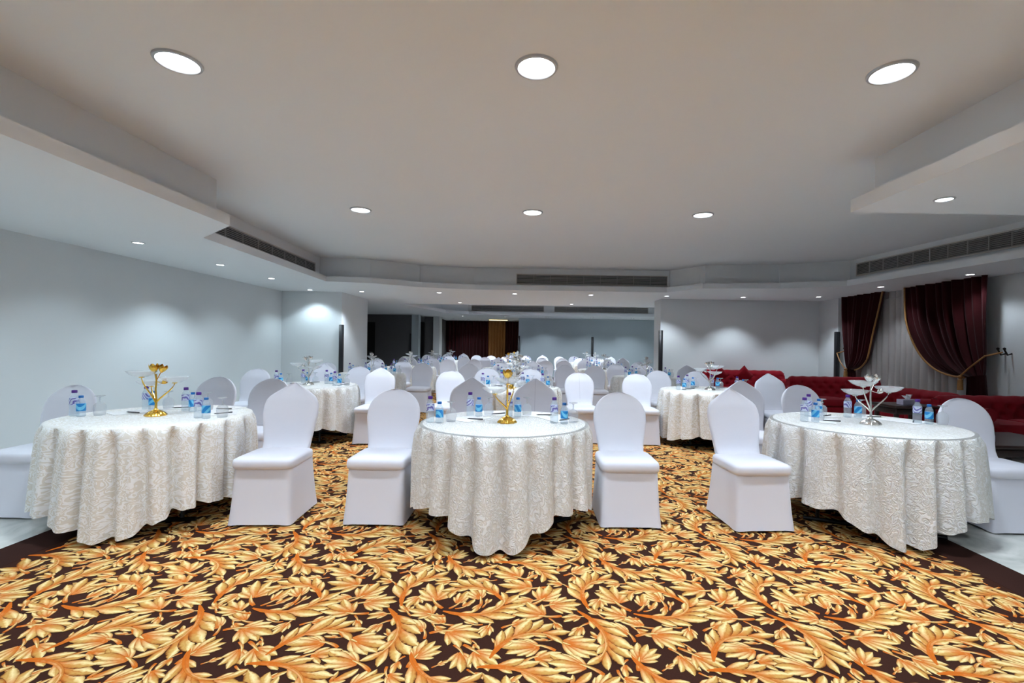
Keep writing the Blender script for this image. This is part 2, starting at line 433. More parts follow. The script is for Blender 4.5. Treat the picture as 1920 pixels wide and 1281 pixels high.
TILE = 0.96
def make_leaf_tile(seed):
    """acanthus leaves fitted together on a repeating square: of many trial leaves the one that fills most bare ground is kept"""
    rnd = random.Random(seed)
    G = 120
    def lobe(out, x, y, a, L, W, curl, tone, n=8, flip=False, stem=False, hook=0.0):
        pts = []; px, py, ang = x, y, a
        for i in range(n + 1):
            t = i / n
            if stem: wd = W * (1 - t) ** .45 * (.6 + .4 * min(1, t * 5)) + .001
            else: wd = W * (.42 + .58 * math.sin(PI / 2 * min(1, t / .62)) ** 1.2) * (max(0, 1 - max(0, (t - .55) / .45) ** 1.8) ** .85) + .0006
            nx, ny = -math.sin(ang), math.cos(ang)
            pts.append(((px + nx * wd, py + ny * wd), (px, py), (px - nx * wd, py - ny * wd), t))
            px += math.cos(ang) * L / n; py += math.sin(ang) * L / n
            ang += curl / n + hook * t * t / n * 3
        out.append((pts, flip, tone))
        return px, py, ang
    def palmette(x, y, a, L, n, spread, bend):
        out = []
        order = sorted(range(n), key=lambda k: -abs(k - (n - 1) / 2))
        for k in order:
            u = (k - (n - 1) / 2) / ((n - 1) / 2)
            ll = L * (1 - .34 * u * u) * rnd.uniform(.92, 1.08)
            sd = 1 if u > 0 else -1
            bx, by = x + math.cos(a) * L * .16 * (1 - abs(u)), y + math.sin(a) * L * .16 * (1 - abs(u))
            lobe(out, bx, by, a + u * spread + bend * .3, ll, ll * rnd.uniform(.165, .205), -u * .35 + bend * .5, (rnd.uniform(.75, 1), rnd.random()), flip=sd > 0, hook=sd * rnd.uniform(.1, .9) * (abs(u) > .1))
        lobe(out, x - math.cos(a) * L * .55, y - math.sin(a) * L * .55, a - bend * .6, L * .8, L * .07, bend, (1, 1), n=8, stem=True, flip=bend > 0)
        return out
    def feather(x, y, a, L, n, turn):
        """stem sweeping round, lobes breaking off its outer side and a few short ones inside"""
        out = []; N = 18; st = []; px, py, ang = x, y, a
        for i in range(N + 1):
            st.append((px, py, ang)); px += math.cos(ang) * L / N; py += math.sin(ang) * L / N; ang += turn / N * (.4 + 1.2 * i / N)
        sd = -1 if turn > 0 else 1
        for k in range(n, 0, -1):
            i = 2 + int((N - 4) * k / n); sx, sy, sa = st[i]
            ll = L * (.30 + .12 * math.sin(PI * k / (n + .6))) * rnd.uniform(.9, 1.1)
            lobe(out, sx, sy, sa + sd * .52, ll, ll * rnd.uniform(.17, .21), -sd * .25, (rnd.uniform(.7, 1), rnd.random()), flip=sd > 0, hook=sd * rnd.uniform(.2, 1.0))
            if k % 2:
                lobe(out, sx, sy, sa - sd * .45, ll * .6, ll * .12, sd * .2, (rnd.uniform(.7, 1), rnd.random()), flip=sd < 0, hook=-sd * rnd.uniform(.2, .8))
        lobe(out, st[-2][0], st[-2][1], st[-2][2], L * .26, L * .05, turn * .3, (.6, .4), flip=turn > 0, hook=turn * .2)
        for h in range(1):
            pts = []
            for i, (qx, qy, qa) in enumerate(st):
                t = i / N; wd = L * .040 * (1 - .7 * t) * min(1, .3 + t * 4)
                nx, ny = -math.sin(qa), math.cos(qa)
                pts.append(((qx + nx * wd, qy + ny * wd), (qx, qy), (qx - nx * wd, qy - ny * wd), t * .5))
            out.append((pts, turn > 0, (1, 1)))
        return out
    def cells(leaf):
        s_ = set()
        for pts, f_, t_ in leaf:
            for (l_, m_, r2, t) in pts:
                for q in range(7):
                    x = l_[0] + (r2[0] - l_[0]) * q / 6; y = l_[1] + (r2[1] - l_[1]) * q / 6
                    s_.add((int(x / TILE * G) % G, int(y / TILE * G) % G))
        return s_
    filled = set(); leaves = []
    def trial(step):
        x, y, a = rnd.random() * TILE, rnd.random() * TILE, rnd.uniform(0, 2 * PI)
        if step < 7: return feather(x, y, a, rnd.uniform(.30, .40), rnd.choice((5, 6)), rnd.choice((-1, 1)) * rnd.uniform(1.2, 3.2))
        if step < 22: return palmette(x, y, a, rnd.uniform(.12, .165), rnd.choice((5, 6, 7)), rnd.uniform(.75, 1.25), rnd.uniform(-.7, .7))
        if step < 40: return palmette(x, y, a, rnd.uniform(.08, .12), rnd.choice((3, 4, 5)), rnd.uniform(.5, .9), rnd.uniform(-.9, .9))
        return palmette(x, y, a, rnd.uniform(.05, .08), rnd.choice((2, 3)), rnd.uniform(.3, .6), rnd.uniform(-1, 1))
    for step in range(62):
        best = None
        for k in range(22):
            lf = trial(step); c = cells(lf); new_ = len(c - filled); sc = new_ - 1.15 * (len(c) - new_)
            if best is None or sc > best[0]: best = (sc, lf, c)
        if step > 30 and best[0] < 4: continue
        leaves.append(best[1]); filled |= best[2]
    lobes = []
    z = 0.0063 + 4e-5 * len(leaves)
    for lf in leaves:                       # the first, largest leaves lie uppermost
        for k, (pts, flip, tone) in enumerate(lf): lobes.append((pts, flip, tone, z + k * 1.8e-6))
        z -= 4e-5
    return lobes

def build_carpet_pattern(tiles, lobes, name):
    V, F, U, Tn = [], [], [], []
    for (ox, oy, n) in tiles:
        for pts, flip, tone, z in lobes:
            # clip whole lobes to the carpet
            if not (CX0 < pts[0][1][0] + ox < CX1 and CX0 < pts[-1][1][0] + ox < CX1): continue
            sub = pts if n == 1 else pts[::2] + ([pts[-1]] if (len(pts) - 1) % 2 else [])
            o = len(V)
            for (a, m_, c, t) in sub:
                for q, vv in ((a, 0.0), (m_, 0.5), (c, 1.0)):
                    V.append((min(max(q[0] + ox, CX0), CX1), q[1] + oy, z))
                    U.append((t, 1 - vv if flip else vv)); Tn.append(tone)
            for i in range(len(sub) - 1):
                b = o + 3 * i
                F.append((b, b + 1, b + 4, b + 3)); F.append((b + 1, b + 2, b + 5, b + 4))
    me = bpy.data.meshes.new(name); me.from_pydata(V, [], F); me.update()
    idx = [0] * len(me.loops); me.loops.foreach_get('vertex_index', idx)
    for nm, src in (('UVMap', U), ('Tone', Tn)):
        lay = me.uv_layers.new(name=nm)
        lay.data.foreach_set('uv', [c for i in idx for c in src[i]])
    o = link(name, me, 'leaf', carpet)
    o['kind'] = 'stuff'
    return o
LOBES = make_leaf_tile(11)
tiles = []
for j in range(-1, 15):
    for i in range(-4, 4):
        y = 0.55 + j * TILE
        tiles.append((i * TILE, y, 1 if y < 5.5 else 2))
build_carpet_pattern(tiles, LOBES, 'leaf_pattern')

# ------------------------------------------------------------------ ceiling lights
def light(name, kind, energy, col, parent, loc, size=0.1, angle=120, blend=0.5, spread=150):
    ld = bpy.data.lights.new(name, kind); ld.energy = energy; ld.color = col
    if kind == 'AREA': ld.shape = 'DISK'; ld.size = size; ld.spread = R(spread)
    else: ld.shadow_soft_size = size; ld.spot_size = R(angle); ld.spot_blend = blend
    o = bpy.data.objects.new(name, ld); COL.objects.link(o); o.parent = parent; o.location = loc
    return o
def ring_mesh(r0, r1, h):
    return MB().lathe([(r0, 0), (r0, -h * .6), (r0 + .004, -h), (r1 - .006, -h * .8), (r1, 0)], 36)
RING_BIG = ring_mesh(.112, .135, .014).mesh('trim_ring'); FACE_BIG = MB().lathe([(0, -.003), (.112, -.003)], 36).mesh('diffuser')
RING_SM = ring_mesh(.055, .072, .009).mesh('trim_ring'); FACE_SM = MB().lathe([(0, -.003), (.055, -.003)], 28).mesh('diffuser')
def downlight(x, y, z, big, watts, label, col=COOL, angle=122, blend=.6, spread=150):
    o = empty('ceiling_downlight' if big else 'soffit_spotlight', (x, y, z - 0.0005))
    tag(o, label, 'ceiling light', 'large ceiling downlights' if big else 'small soffit spotlights')
    link('trim_ring', RING_BIG if big else RING_SM, 'lamp_ring', o)
    link('diffuser', FACE_BIG if big else FACE_SM, 'lamp_face' if big else 'spot_face', o)
    if big: light('lamp', 'AREA', watts, col, o, (0, 0, -.02), .22, spread=spread)
    elif watts: light('lamp', 'SPOT', watts, col, o, (0, 0, -.03), .04, angle, blend)
    return o
for y, rn, wk in ((2.94, 'front row', .40), (6.13, 'rear row', 1.12), (-0.25, 'added fill row above the viewer', .95), (-3.4, 'added fill row behind the viewer', 1.1)):  # the two viewer rows are unseen, added as frontal fill light
    for x, cn in ((-2.2, 'left'), (0.02, 'middle'), (2.22, 'right')):
        downlight(x if y > 1 else x * .68, y, HC, True, MAIN_W * wk, 'large round ceiling downlight, %s of the %s' % (cn, rn), NEUTRAL, spread=92 if y == 2.94 else 150)  # added rows drawn inward to keep their light off the soffit lip
side = [(-4.9, 5.93, .35, 'nearest'), (-4.92, 7.53, 1.3, 'second'), (-4.93, 9.05, .5, 'third'), (-5.05, 10.9, .7, 'farthest')]
for x, y, k, nm in side:
    downlight(x, y, HS, False, SPOT_W * k, 'small soffit spotlight by the left wall, %s of four' % nm, COOLER)
for y in (4.25, 2.7, 1.1):
    downlight(-4.9, y, HS, False, SPOT_W * .8, 'small soffit spotlight by the left wall, outside the view at %s' % {4.25: 'the frame edge', 2.7: 'table side', 1.1: 'viewer side'}[y], COOLER)
names = ['far left', 'second from left', 'third from left', 'fourth from left', 'fifth from left', 'sixth from left', 'far right']
for (x, k), nm in zip(((-3.93, .6), (-2.12, .6), (-.35, .6), (1.43, .45), (3.2, .5), (4.99, .5), (6.57, .5)), names):
    downlight(x, 11.1 if x < 6 else 10.8, HS, False, SPOT_W * k * (2.3 if x < 4 else 2.3), 'small spotlight in the back soffit, %s' % nm, COOL, 112 if x < 4 else 100)
downlight(3.29, 3.78, HS, False, SPOT_W * .6, 'bright spotlight under the right foreground soffit', COOL)
downlight(3.9, 1.8, HS, False, SPOT_W * .6, 'spotlight under the right foreground soffit, out of view', COOL)
downlight(6.85, 7.39, HS, False, SPOT_W * .35, 'small spotlight above the near red curtain', COOL)
downlight(6.63, 8.97, HS, False, SPOT_W * .45, 'small spotlight above the sheer curtain', COOL)
for (x, y, k), nm in zip(((-2.8, 19.9, .25), (-1.03, 19.9, .3), (.74, 19.9, .3), (2.6, 19.8, .3), (4.3, 19.8, .4), (1.2, 13.6, .6), (-2.0, 13.6, .5), (0.9, 16.5, 0)),
                         ('left', 'centre left', 'centre', 'centre right', 'right', 'near right', 'near left', 'middle')):
    if k: downlight(x, y, HS, False, SPOT_W * k * 2.2, 'tiny spotlight in the far hall soffit, %s' % nm, COOL)
for x in (-1.5, 1.0, 3.5):
    downlight(x, 16.3, HC, True, MAIN_W * 2.1, 'ceiling downlight in the far hall recess, %s' % {-1.5: 'left', 1.0: 'middle', 3.5: 'right'}[x], COOL)
downlight(-3.55, 22.0, HS, False, SPOT_W * .7, 'tiny spotlight over the stage, nearer the left jamb', COOL)
downlight(-2.9, 22.6, HS, False, SPOT_W * .7, 'tiny spotlight over the stage, farther from the left jamb', COOL)
wp = empty('ceiling_light_panel', (-1.45, 22.2, HS - .03))
tag(wp, 'glowing yellow light panel above the red stage curtain', 'ceiling light')
MB().box(-.45, .45, -.25, .25, 0, .03).build('panel_frame', 'vent_frame', wp, False)
MB().box(-.42, .42, -.22, .22, -.006, 0).build('diffuser', 'warm_face', wp, False)

# ------------------------------------------------------------------ air vents
def air_vent(p, q, z0, z1, label, nslat=7, ndiv=8):
    p, q = Vector((p[0], p[1], 0)), Vector((q[0], q[1], 0))
    L = (q - p).length; o = empty('air_vent', (p.x, p.y, z0), math.atan2(q.y - p.y, q.x - p.x))
    tag(o, label, 'air vent')
    H = z1 - z0      # local: x along, y<0 towards the room, z up
    MB().box(0, L, -.004, -.001, 0, H).build('backing', 'vent_dark', o, False)
    fr = MB()
    b = .018
    fr.box(-b, L + b, -.016, -.001, -b, 0); fr.box(-b, L + b, -.016, -.001, H, H + b)
    fr.box(-b, 0, -.016, -.001, 0, H); fr.box(L, L + b, -.016, -.001, 0, H)
    fr.build('frame', 'vent_frame', o, False)
    for i in range(nslat):
        zc = H * (i + .5) / nslat; h = H / nslat * .20
        MB().add([(0, -.020, zc - h - .008), (L, -.020, zc - h - .008), (L, -.005, zc + h), (0, -.005, zc + h),
                  (0, -.020, zc - h - .005), (L, -.020, zc - h - .005), (L, -.005, zc + h + .003), (0, -.005, zc + h + .003)],
                 [(3, 2, 1, 0), (4, 5, 6, 7), (0, 1, 5, 4), (1, 2, 6, 5), (2, 3, 7, 6), (3, 0, 4, 7)]).build('slat', 'vent', o, False)
    for i in range(1, ndiv):
        x = L * i / ndiv
        MB().box(x - .006, x + .006, -.021, -.004, 0, H).build('divider', 'vent', o, False)
    return o
def along(a, b, t0, t1, off):
    a, b = Vector(a), Vector(b); d = b - a; nrm = Vector((d.y, -d.x)).normalized()
    return tuple(a + d * t0 + nrm * off), tuple(a + d * t1 + nrm * off)
p, q = along(Q1[2], Q1[3], .06, .93, .002); air_vent(p, q, 2.72, 2.90, 'long louvred air vent in the left ceiling recess')
p, q = along(Q1[6], Q1[7], .22, .985, .002); air_vent(p, q, 2.74, 2.94, 'long louvred air vent in the back ceiling recess', 7, 9)
p, q = along(Q1[11], Q1[12], .06, .99, .002); air_vent(p, q, 2.77, 2.98, 'long louvred air vent in the right ceiling recess', 8, 10)
air_vent((-3.15 + .1, 18.62), (-2.52, 18.93), 2.72, 2.92, 'short air vent at the left corner of the far recess', 5, 2) if False else None
air_vent((-2.3, 18.888), (.55, 18.888), 2.73, 2.92, 'dark air vent in the far hall recess, left of the two', 6, 7)
air_vent((1.0, 18.888), (4.7, 18.888), 2.73, 2.92, 'dark air vent in the far hall recess, right of the two', 6, 8)

# ------------------------------------------------------------------ covered chairs
def sgnpow(c, e): return math.copysign(abs(c) ** e, c)
def chair_mesh_back(pointed):
    top = 1.0 if pointed else .955
    rows = []
    zs = [.40, .44, .47, .50, .54, .60, .68, .75, .80, .84, .87, .90, .92, .94, .955, .97, .985, .995, 1.0]
    zs = [.40 + (z - .40) * (top - .40) / .6 for z in zs]
    if pointed: zs = [.40, .44, .47, .50, .54, .60, .66, .72, .76, .79, .82, .845, .865, .89, .91, .925, .94, .955, .97, .98, .989, .994, .998, 1.0]
    def halfw(z):
        f = (z - .40) / (top - .40)
        body = .172 + .050 * min(1, f / .56) ** 1.1
        if pointed:
            s = .64
            if f < s: return body
            d = (1 - f) / (1 - s)
            tab = ((0, .05), (.04, .13), (.22, .43), (.49, .81), (.62, .91), (.8, .98), (1.0, 1.0))
            for (d0, w0), (d1, w1) in zip(tab, tab[1:]):
                if d <= d1: return body * (w0 + (w1 - w0) * (d - d0) / (d1 - d0))
            return body
        s = .62
        if f < s: return body
        t = (f - s) / (1 - s)
        return body * max(.02, math.sqrt(max(0, 1 - t ** 2.15)))
    n = 28
    mb = MB(); rings = []
    for z in zs:
        w_ = halfw(z); f = (z - .40) / (top - .40)
        yc = .175 + .115 * f + .03 * f ** 3
        fil = max(0, (.56 - z) / .14)               # the cover sweeps forward into the seat
        th = .030 + .008 * (1 - f)
        th *= min(1, .25 + 3.5 * (1 - f)) if f > .75 else 1
        ring_ = []
        for k in range(n):
            a = 2 * PI * k / n
            cx, sy = sgnpow(math.cos(a), .55), sgnpow(math.sin(a), .7)
            y = yc + sy * th + .018 * (1 - cx * cx) * (1 if sy < 0 else .6)   # gently dished
            if sy < 0: y -= .085 * fil ** 2
            ring_.append((cx * w_, y, z))
        rings.append(ring_)
    mb.loft(rings, True, True)
    return mb.mesh('backrest', True, 60)
def rrect(hx, y0, y1, z, n=32, e=.28, zf=None, pinch=0):
    out = []
    for k in range(n):
        a = 2 * PI * (k + .5) / n
        c, s_ = sgnpow(math.cos(a), e), sgnpow(math.sin(a), e)
        x = c * hx; y = (y0 + y1) / 2 + s_ * (y1 - y0) / 2
        m_ = min(abs(c), abs(s_))                   # 1 at the corners, 0 mid panel
        zz = z + (zf * (1 - m_) ** 1.0 if zf else 0)
        if pinch:
            x *= 1 - pinch * (1 - m_) * (abs(c) > abs(s_)); y = y - math.copysign(pinch * .2, s_) * (1 - m_) * (abs(s_) >= abs(c))
        out.append((x, y, zz))
    return out
def chair_mesh_skirt():
    mb = MB(); rings = []
    for z, hx, y0, y1, zf, pn in ((.445, .205, -.205, .205, 0, 0), (.40, .212, -.215, .215, 0, 0), (.30, .216, -.225, .228, 0, .02), (.20, .221, -.236, .243, 0, .03),
                                  (.10, .227, -.249, .260, 0, .03), (.03, .233, -.260, .272, .012, .03), (0.004, .236, -.264, .276, .024, .03)):
        rings.append(rrect(hx, y0, y1, z, 40, .2, zf, pn))
    mb.loft(rings, True, False)
    # hem turned inwards
    inner = [(x * .97, y * .97, z + .012) for x, y, z in rings[-1]]
    mb.loft([rings[-1], inner], False, False)
    return mb.mesh('skirt', True, 50)
def chair_mesh_seat():
    mb = MB(); rings = []
    for z, k, in ((.405, .94), (.412, .985), (.43, 1.0), (.455, 1.0), (.472, .975), (.482, .9), (.488, .72), (.491, .4), (.492, .1)):
        rings.append([(x * k, y * k - .012, zz) for x, y, zz in rrect(.222, -.228, .215, z, 40, .24)])
    mb.loft(rings, True, True)
    return mb.mesh('seat', True, 60)
SKIRT, SEAT = chair_mesh_skirt(), chair_mesh_seat()
def seam_mesh(pointed):
    top = 1.0 if pointed else .955
    mb = MB()
    def pt(u, v):
        z = .52 + (top - .005 - .52) * v; f = (z - .40) / (top - .40)
        th = .030 + .008 * (1 - f); th *= min(1, .25 + 3.5 * (1 - f)) if f > .75 else 1
        return ((u - .5) * .004, .175 + .115 * f + .03 * f ** 3 - th + .018 - .0012 - .085 * max(0, (.56 - z) / .14) ** 2, z)
    return mb.grid(pt, 1, 24).mesh('seam')
def make_chair(pointed):
    o = empty('covered_chair')
    link('backrest', chair_mesh_back(pointed), 'cover', o)
    link('seat', SEAT, 'cover', o); link('skirt', SKIRT, 'cover', o)
    for x in (-1, 1):
        for y in (-.215, .225):
            MB().tube([(x * .185, y, 0), (x * .18, y * .9, .2)], .011, 6).build('leg', 'silver', o)
    return o
CH = {'r': Proto(make_chair(False)), 'p': Proto(make_chair(True))}

# ------------------------------------------------------------------ tables and cloths
TR = 0.64
def make_table():
    o = empty('round_table')
    MB().lathe([(0, .722), (TR - .01, .722), (TR, .727), (TR, .742), (TR - .01, .747), (0, .747)], 64).build('tabletop', 'plywood', o)
    for s in (-1, 1):
        for x in (-1, 1):
            MB().tube([(x * .30, s * .16, .72), (x * .33, s * .30, .03)], .014, 8).build('leg', 'metal_leg', o)
        MB().tube([(-.325, s * .285, .10), (.325, s * .285, .10)], .010, 8).build('stretcher', 'metal_leg', o)
        MB().tube([(-.42, s * .30, .016), (.42, s * .30, .016)], .016, 8).build('foot', 'metal_leg', o)
    return o
TABLE = Proto(make_table())
def make_cloth_mesh(seed, corner, hc, hs_, nf, amp, squeeze=()):
    rnd = random.Random(seed)
    NA = 384
    ph = [rnd.uniform(0, 2 * PI) for _ in range(6)]
    def fold(th):
        u = th * nf + 1.1 * math.sin(2 * th + ph[0]) + .8 * math.sin(3 * th + ph[1])
        a = .92 + .22 * math.sin(2 * th + ph[2]) * math.sin(3 * th + ph[3])
        v = .5 - .5 * math.cos(u)                       # 1 in the narrow valleys between broad ridges
        return a * (.42 - 1.42 * v ** 2.6 + .10 * math.cos(2 * u + ph[4]))
    mb = MB(); vs = []; uvs = []
    zt = .752
    rings = [0.02, .2, .4, .55, TR - .02]
    for r in rings:
        for k in range(NA):
            th = 2 * PI * k / NA
            vs.append((r * math.cos(th), r * math.sin(th), zt)); uvs.append((r * math.cos(th), r * math.sin(th)))
    ND = 20
    for d in range(ND + 1):
        t = d / ND
        for k in range(NA):
            th = 2 * PI * k / NA
            cs = (.5 + .5 * math.cos(4 * (th - corner))) ** 1.4
            cs *= .8 + .2 * math.cos(2 * (th - corner))
            hem = hs_ + (hc - hs_) * cs
            f = fold(th)
            hem += -.009 * f
            z = (zt - .006) * (1 - t) + hem * t if t > 0 else zt - .006
            dd = (zt - z) / .75
            Rr = TR + .004 + .012 * min(1, dd * 12) + .035 * dd + amp * (dd ** .36) * (f + .10) * min(1, dd * 11)
            for ang, wid, lim in squeeze:
                q = max(0, 1 - abs((th - ang + PI) % (2 * PI) - PI) / wid)
                Rr = Rr + (min(Rr, lim) - Rr) * min(1, q * 2)
            lat = .035 * math.sin(5 * th + ph[5]) * dd
            vs.append((Rr * math.cos(th + lat), Rr * math.sin(th + lat), z)); uvs.append((th * TR, z + 2))
    nr = len(rings) + ND + 1
    fs = [(j * NA + i, j * NA + (i + 1) % NA, (j + 1) * NA + (i + 1) % NA, (j + 1) * NA + i) for j in range(nr - 1) for i in range(NA)]
    fs = [f[::-1] for f in fs]
    fs.append(tuple(range(NA)))
    mb.add(vs, fs)
    me = mb.mesh('tablecloth', True, 80)
    lay = me.uv_layers.new(name='UVMap')
    for lp in me.loops: pass
    idx = [0] * len(me.loops); me.loops.foreach_get('vertex_index', idx)
    # wrap-around column keeps its u running on
    data = []
    for poly in me.polygons:
        ks = [idx[l] % NA for l in poly.loop_indices]
        wrap = (0 in ks) and (NA - 1 in ks) and idx[poly.loop_start] // NA >= len(rings) - 1
        for l in poly.loop_indices:
            u_, v_ = uvs[idx[l]]
            if wrap and idx[l] % NA == 0 and idx[l] // NA >= len(rings): u_ += 2 * PI * TR
            data += [u_, v_]
    lay.data.foreach_set('uv', data)
    return me
SQ = ((PI, .5, .70), (0, .55, .68), (PI * .33, .6, .69), (PI * .67, .6, .69))
CLOTHS = [make_cloth_mesh(3, R(-75), .02, .17, 21, .074, SQ), make_cloth_mesh(8, R(-90), .02, .22, 22, .078, SQ), make_cloth_mesh(5, R(-107), .02, .20, 19, .080, SQ)]
CLOTH_MAT = ['cloth_floral', 'cloth_crinkle', 'cloth_crinkle']
for me, cm in zip(CLOTHS, CLOTH_MAT): me.materials.append(M[cm])

# ------------------------------------------------------------------ things on the tables
def make_bottle(h, r, cap, lab, lz0, lz1, capr):
    o = empty('water_bottle')
    n = 16
    prof = [(r * .8, 0), (r * .98, h * .02), (r, h * .06), (r * .97, h * .25), (r, h * .3), (r, h * .62), (r * .93, h * .72), (r * .6, h * .83), (capr * .95, h * .87), (capr * .95, h * .90)]
    MB().lathe(prof, n).build('bottle_body', 'pet', o)
    MB().lathe([(capr, h * .89), (capr * 1.05, h * .90), (capr * 1.05, h * .985), (capr * .9, h)], n).build('cap', cap, o)
    MB().lathe([(r * 1.012, h * lz0), (r * 1.012, h * lz1)], n).build('label_band', lab, o)
    return o
BOT = {'purple': Proto(make_bottle(.198, .0305, 'purple_cap', 'label_purple', .44, .70, .0165)),
       'blue': Proto(make_bottle(.160, .0290, 'blue_cap', 'label_blue', .27, .62, .0150))}
def make_goblet():
    prof = [(.034, 0), (.038, .02), (.041, .05), (.038, .078), (.026, .094), (.008, .102), (.005, .11), (.005, .135), (.009, .142), (.033, .150), (.034, .153), (0, .154)]
    mb = MB().lathe(prof, 20)
    o = empty('wine_goblet')
    MB().lathe(prof[:6], 20).build('bowl', 'goblet', o)
    MB().lathe(prof[5:9], 12).build('stem', 'goblet', o)
    MB().lathe(prof[8:], 20).build('foot', 'goblet', o)
    return o
GOB = Proto(make_goblet())
def make_pad():
    o = empty('notepad')
    MB().bbox(-.105, .105, -.15, .15, 0, .004, .001).build('sheets', 'paper', o, False)
    MB().box(-.003, .003, .085, .115, .004, .0045).box(-.02, .02, .098, .102, .004, .0045).build('printed_emblem', 'vent', o, False)
    return o
PAD = Proto(make_pad())
def make_pen():
    o = empty('pen')
    MB().tube([(-.07, 0, .005), (-.055, 0, .005), (.06, 0, .005)], [.0015, .0045, .005], 8).build('barrel', 'pen', o)
    MB().box(.02, .06, -.001, .001, .0095, .0115).build('clip', 'silver', o, False)
    return o
PEN = Proto(make_pen())
def make_centrepiece(metal):
    o = empty('centrepiece_stand')
    MB().lathe([(.070, 0), (.072, .006), (.066, .014), (.055, .026), (.036, .038), (.018, .046), (.012, .056), (0, .058)], 40,
               rmod=lambda a, r, z: 1 + .07 * math.cos(9 * a) * (r > .02)).build('base', metal, o)
    MB().tube([(0, 0, .05), (.003, 0, .12), (-.003, 0, .20), (0, .004, .28), (0, 0, .325)], [.010, .008, .007, .006, .005], 10).build('stem', metal, o)
    arms = [((-.085, -.03, .315), -.03), ((-.075, .075, .235), -.02), ((.135, -.01, .27), .03)]
    for (x, y, z), b in arms:
        pts = []
        for i in range(9):
            t = i / 8
            pts.append((x * (1 - (1 - t) ** 1.7), y * (1 - (1 - t) ** 1.7), .10 + (z - .015 - .10) * t ** .75 * 1.0))
        MB().tube(pts, [.0065 - .003 * i / 8 for i in range(9)], 8).build('arm', metal, o)
        mt = Matrix.Translation((x, y, z))
        bw = MB().lathe([(.012, -.012), (.045, -.006), (.075, .010), (.096, .034), (.093, .034), (.072, .014), (.043, -.001), (0, -.006)], 40,
                        rmod=lambda a, r, z_: 1 + .06 * math.cos(10 * a) * min(1, r / .09), mat=mt).build('glass_dish', 'glass', o)
        MB().lathe([(.016, -.017), (.020, -.012), (.010, -.008)], 14, mat=mt).build('finial', metal, bw)
    def tulip(x, y, z, s, tx):
        mt = Matrix.Translation((x, y, z)) @ Matrix.Rotation(tx, 4, 'Y') @ Matrix.Scale(s, 4)
        mb = MB()
        for k in range(5):
            mk = mt @ Matrix.Rotation(2 * PI * k / 5, 4, 'Z')
            def pt(u, v):
                a = (u - .5) * 1.5 * math.sin(PI * min(.98, v * .86 + .1))
                r = .006 + .020 * math.sin(PI * v * .75) + .006 * v * v
                return (r * math.cos(a), r * math.sin(a), v * .062)
            mb.grid(pt, 5, 6, mk)
        mb.build('tulip_flower', metal, o)
        MB().tube([(0, 0, .27), (x * .5, y * .5, (.27 + z) / 2), (x, y, z + .004)], .003, 6).build('flower_stalk', metal, o)
    tulip(-.012, 0, .335, 1.15, -.12); tulip(.030, .004, .335, 1.05, .35); tulip(.045, -.01, .25, .7, .9)
    return o
CENT = {'gold': Proto(make_centrepiece('gold')), 'silver': Proto(make_centrepiece('silver'))}

# ------------------------------------------------------------------ the table settings
ROWN = ['front-row', 'second-row', 'third-row', 'fourth-row', 'fifth-row', 'rearmost']
COLN = ['left', 'middle', 'right']
KIND = {'r': 'round-topped', 'p': 'pointed-top'}
PLN = ['at the left side of', 'behind the left half of', 'behind the right half of', 'at the right side of']
# table (x, y), four chairs (x, y, turn in degrees, kind) left / back left / back right / right, centrepiece metal, its turn
T_ = {}
T_[0, 0] = ((-2.93, 3.76), [(-3.92, 3.80, 0, 'r'), (-3.36, 4.84, 0, 'r'), (-2.72, 4.72, -2, 'r'), (-1.96, 3.70, 3, 'p')], 'gold', 10)
T_[0, 1] = ((-.18, 3.68), [(-1.13, 3.74, 0, 'r'), (-.585, 4.65, 1, 'p'), (.06, 4.65, -2, 'p'), (.775, 3.76, 0, 'r')], 'gold', 75)
T_[0, 2] = ((2.73, 3.86), [(1.74, 3.73, 4, 'p'), (2.30, 4.86, -3, 'p'), (2.98, 4.90, 3, 'r'), (3.71, 3.78, -2, 'r')], 'silver', 0)
T_[1, 0] = ((-3.08, 6.65), [(-4.03, 6.75, 0, 'r'), (-3.42, 7.62, 0, 'p'), (-2.82, 7.62, 0, 'r'), (-2.12, 6.55, 3, 'p')], 'silver', 200)
T_[1, 1] = ((-.20, 6.78), [(-1.18, 6.80, -4, 'r'), (-.70, 7.76, 0, 'r'), (.03, 7.75, 0, 'r'), (.77, 6.80, 3, 'r')], 'silver', 40)
T_[1, 2] = ((2.56, 6.80), [(1.60, 6.75, 0, 'r'), (2.20, 7.78, 0, 'r'), (2.84, 7.77, 0, 'r'), (3.50, 6.62, 0, 'p')], 'silver', 150)
T_[2, 0] = ((-3.15, 9.50), [(-4.10, 9.35, 0, 'r'), (-3.5, 10.5, 0, 'r'), (-2.86, 10.5, 0, 'r'), (-2.2, 9.55, 0, 'r')], 'silver', 90)
T_[2, 1] = ((-.20, 9.65), [(-1.22, 9.45, 0, 'r'), (-.62, 10.64, 0, 'r'), (.1, 10.64, 0, 'p'), (.76, 9.62, 0, 'r')], 'silver', 20)
T_[2, 2] = ((2.35, 9.60), [(1.36, 9.50, 0, 'r'), (2.0, 10.58, 0, 'r'), (2.66, 10.58, 0, 'r'), (3.30, 9.60, 0, 'p')], 'silver', 65)
XS = {3: (-3.1, -.55, 1.95), 4: (-3.1, -.5, 2.1), 5: (-3.0, -.45, 2.15)}
YS = {3: 12.5, 4: 15.3, 5: 18.0}
rk = random.Random(21)
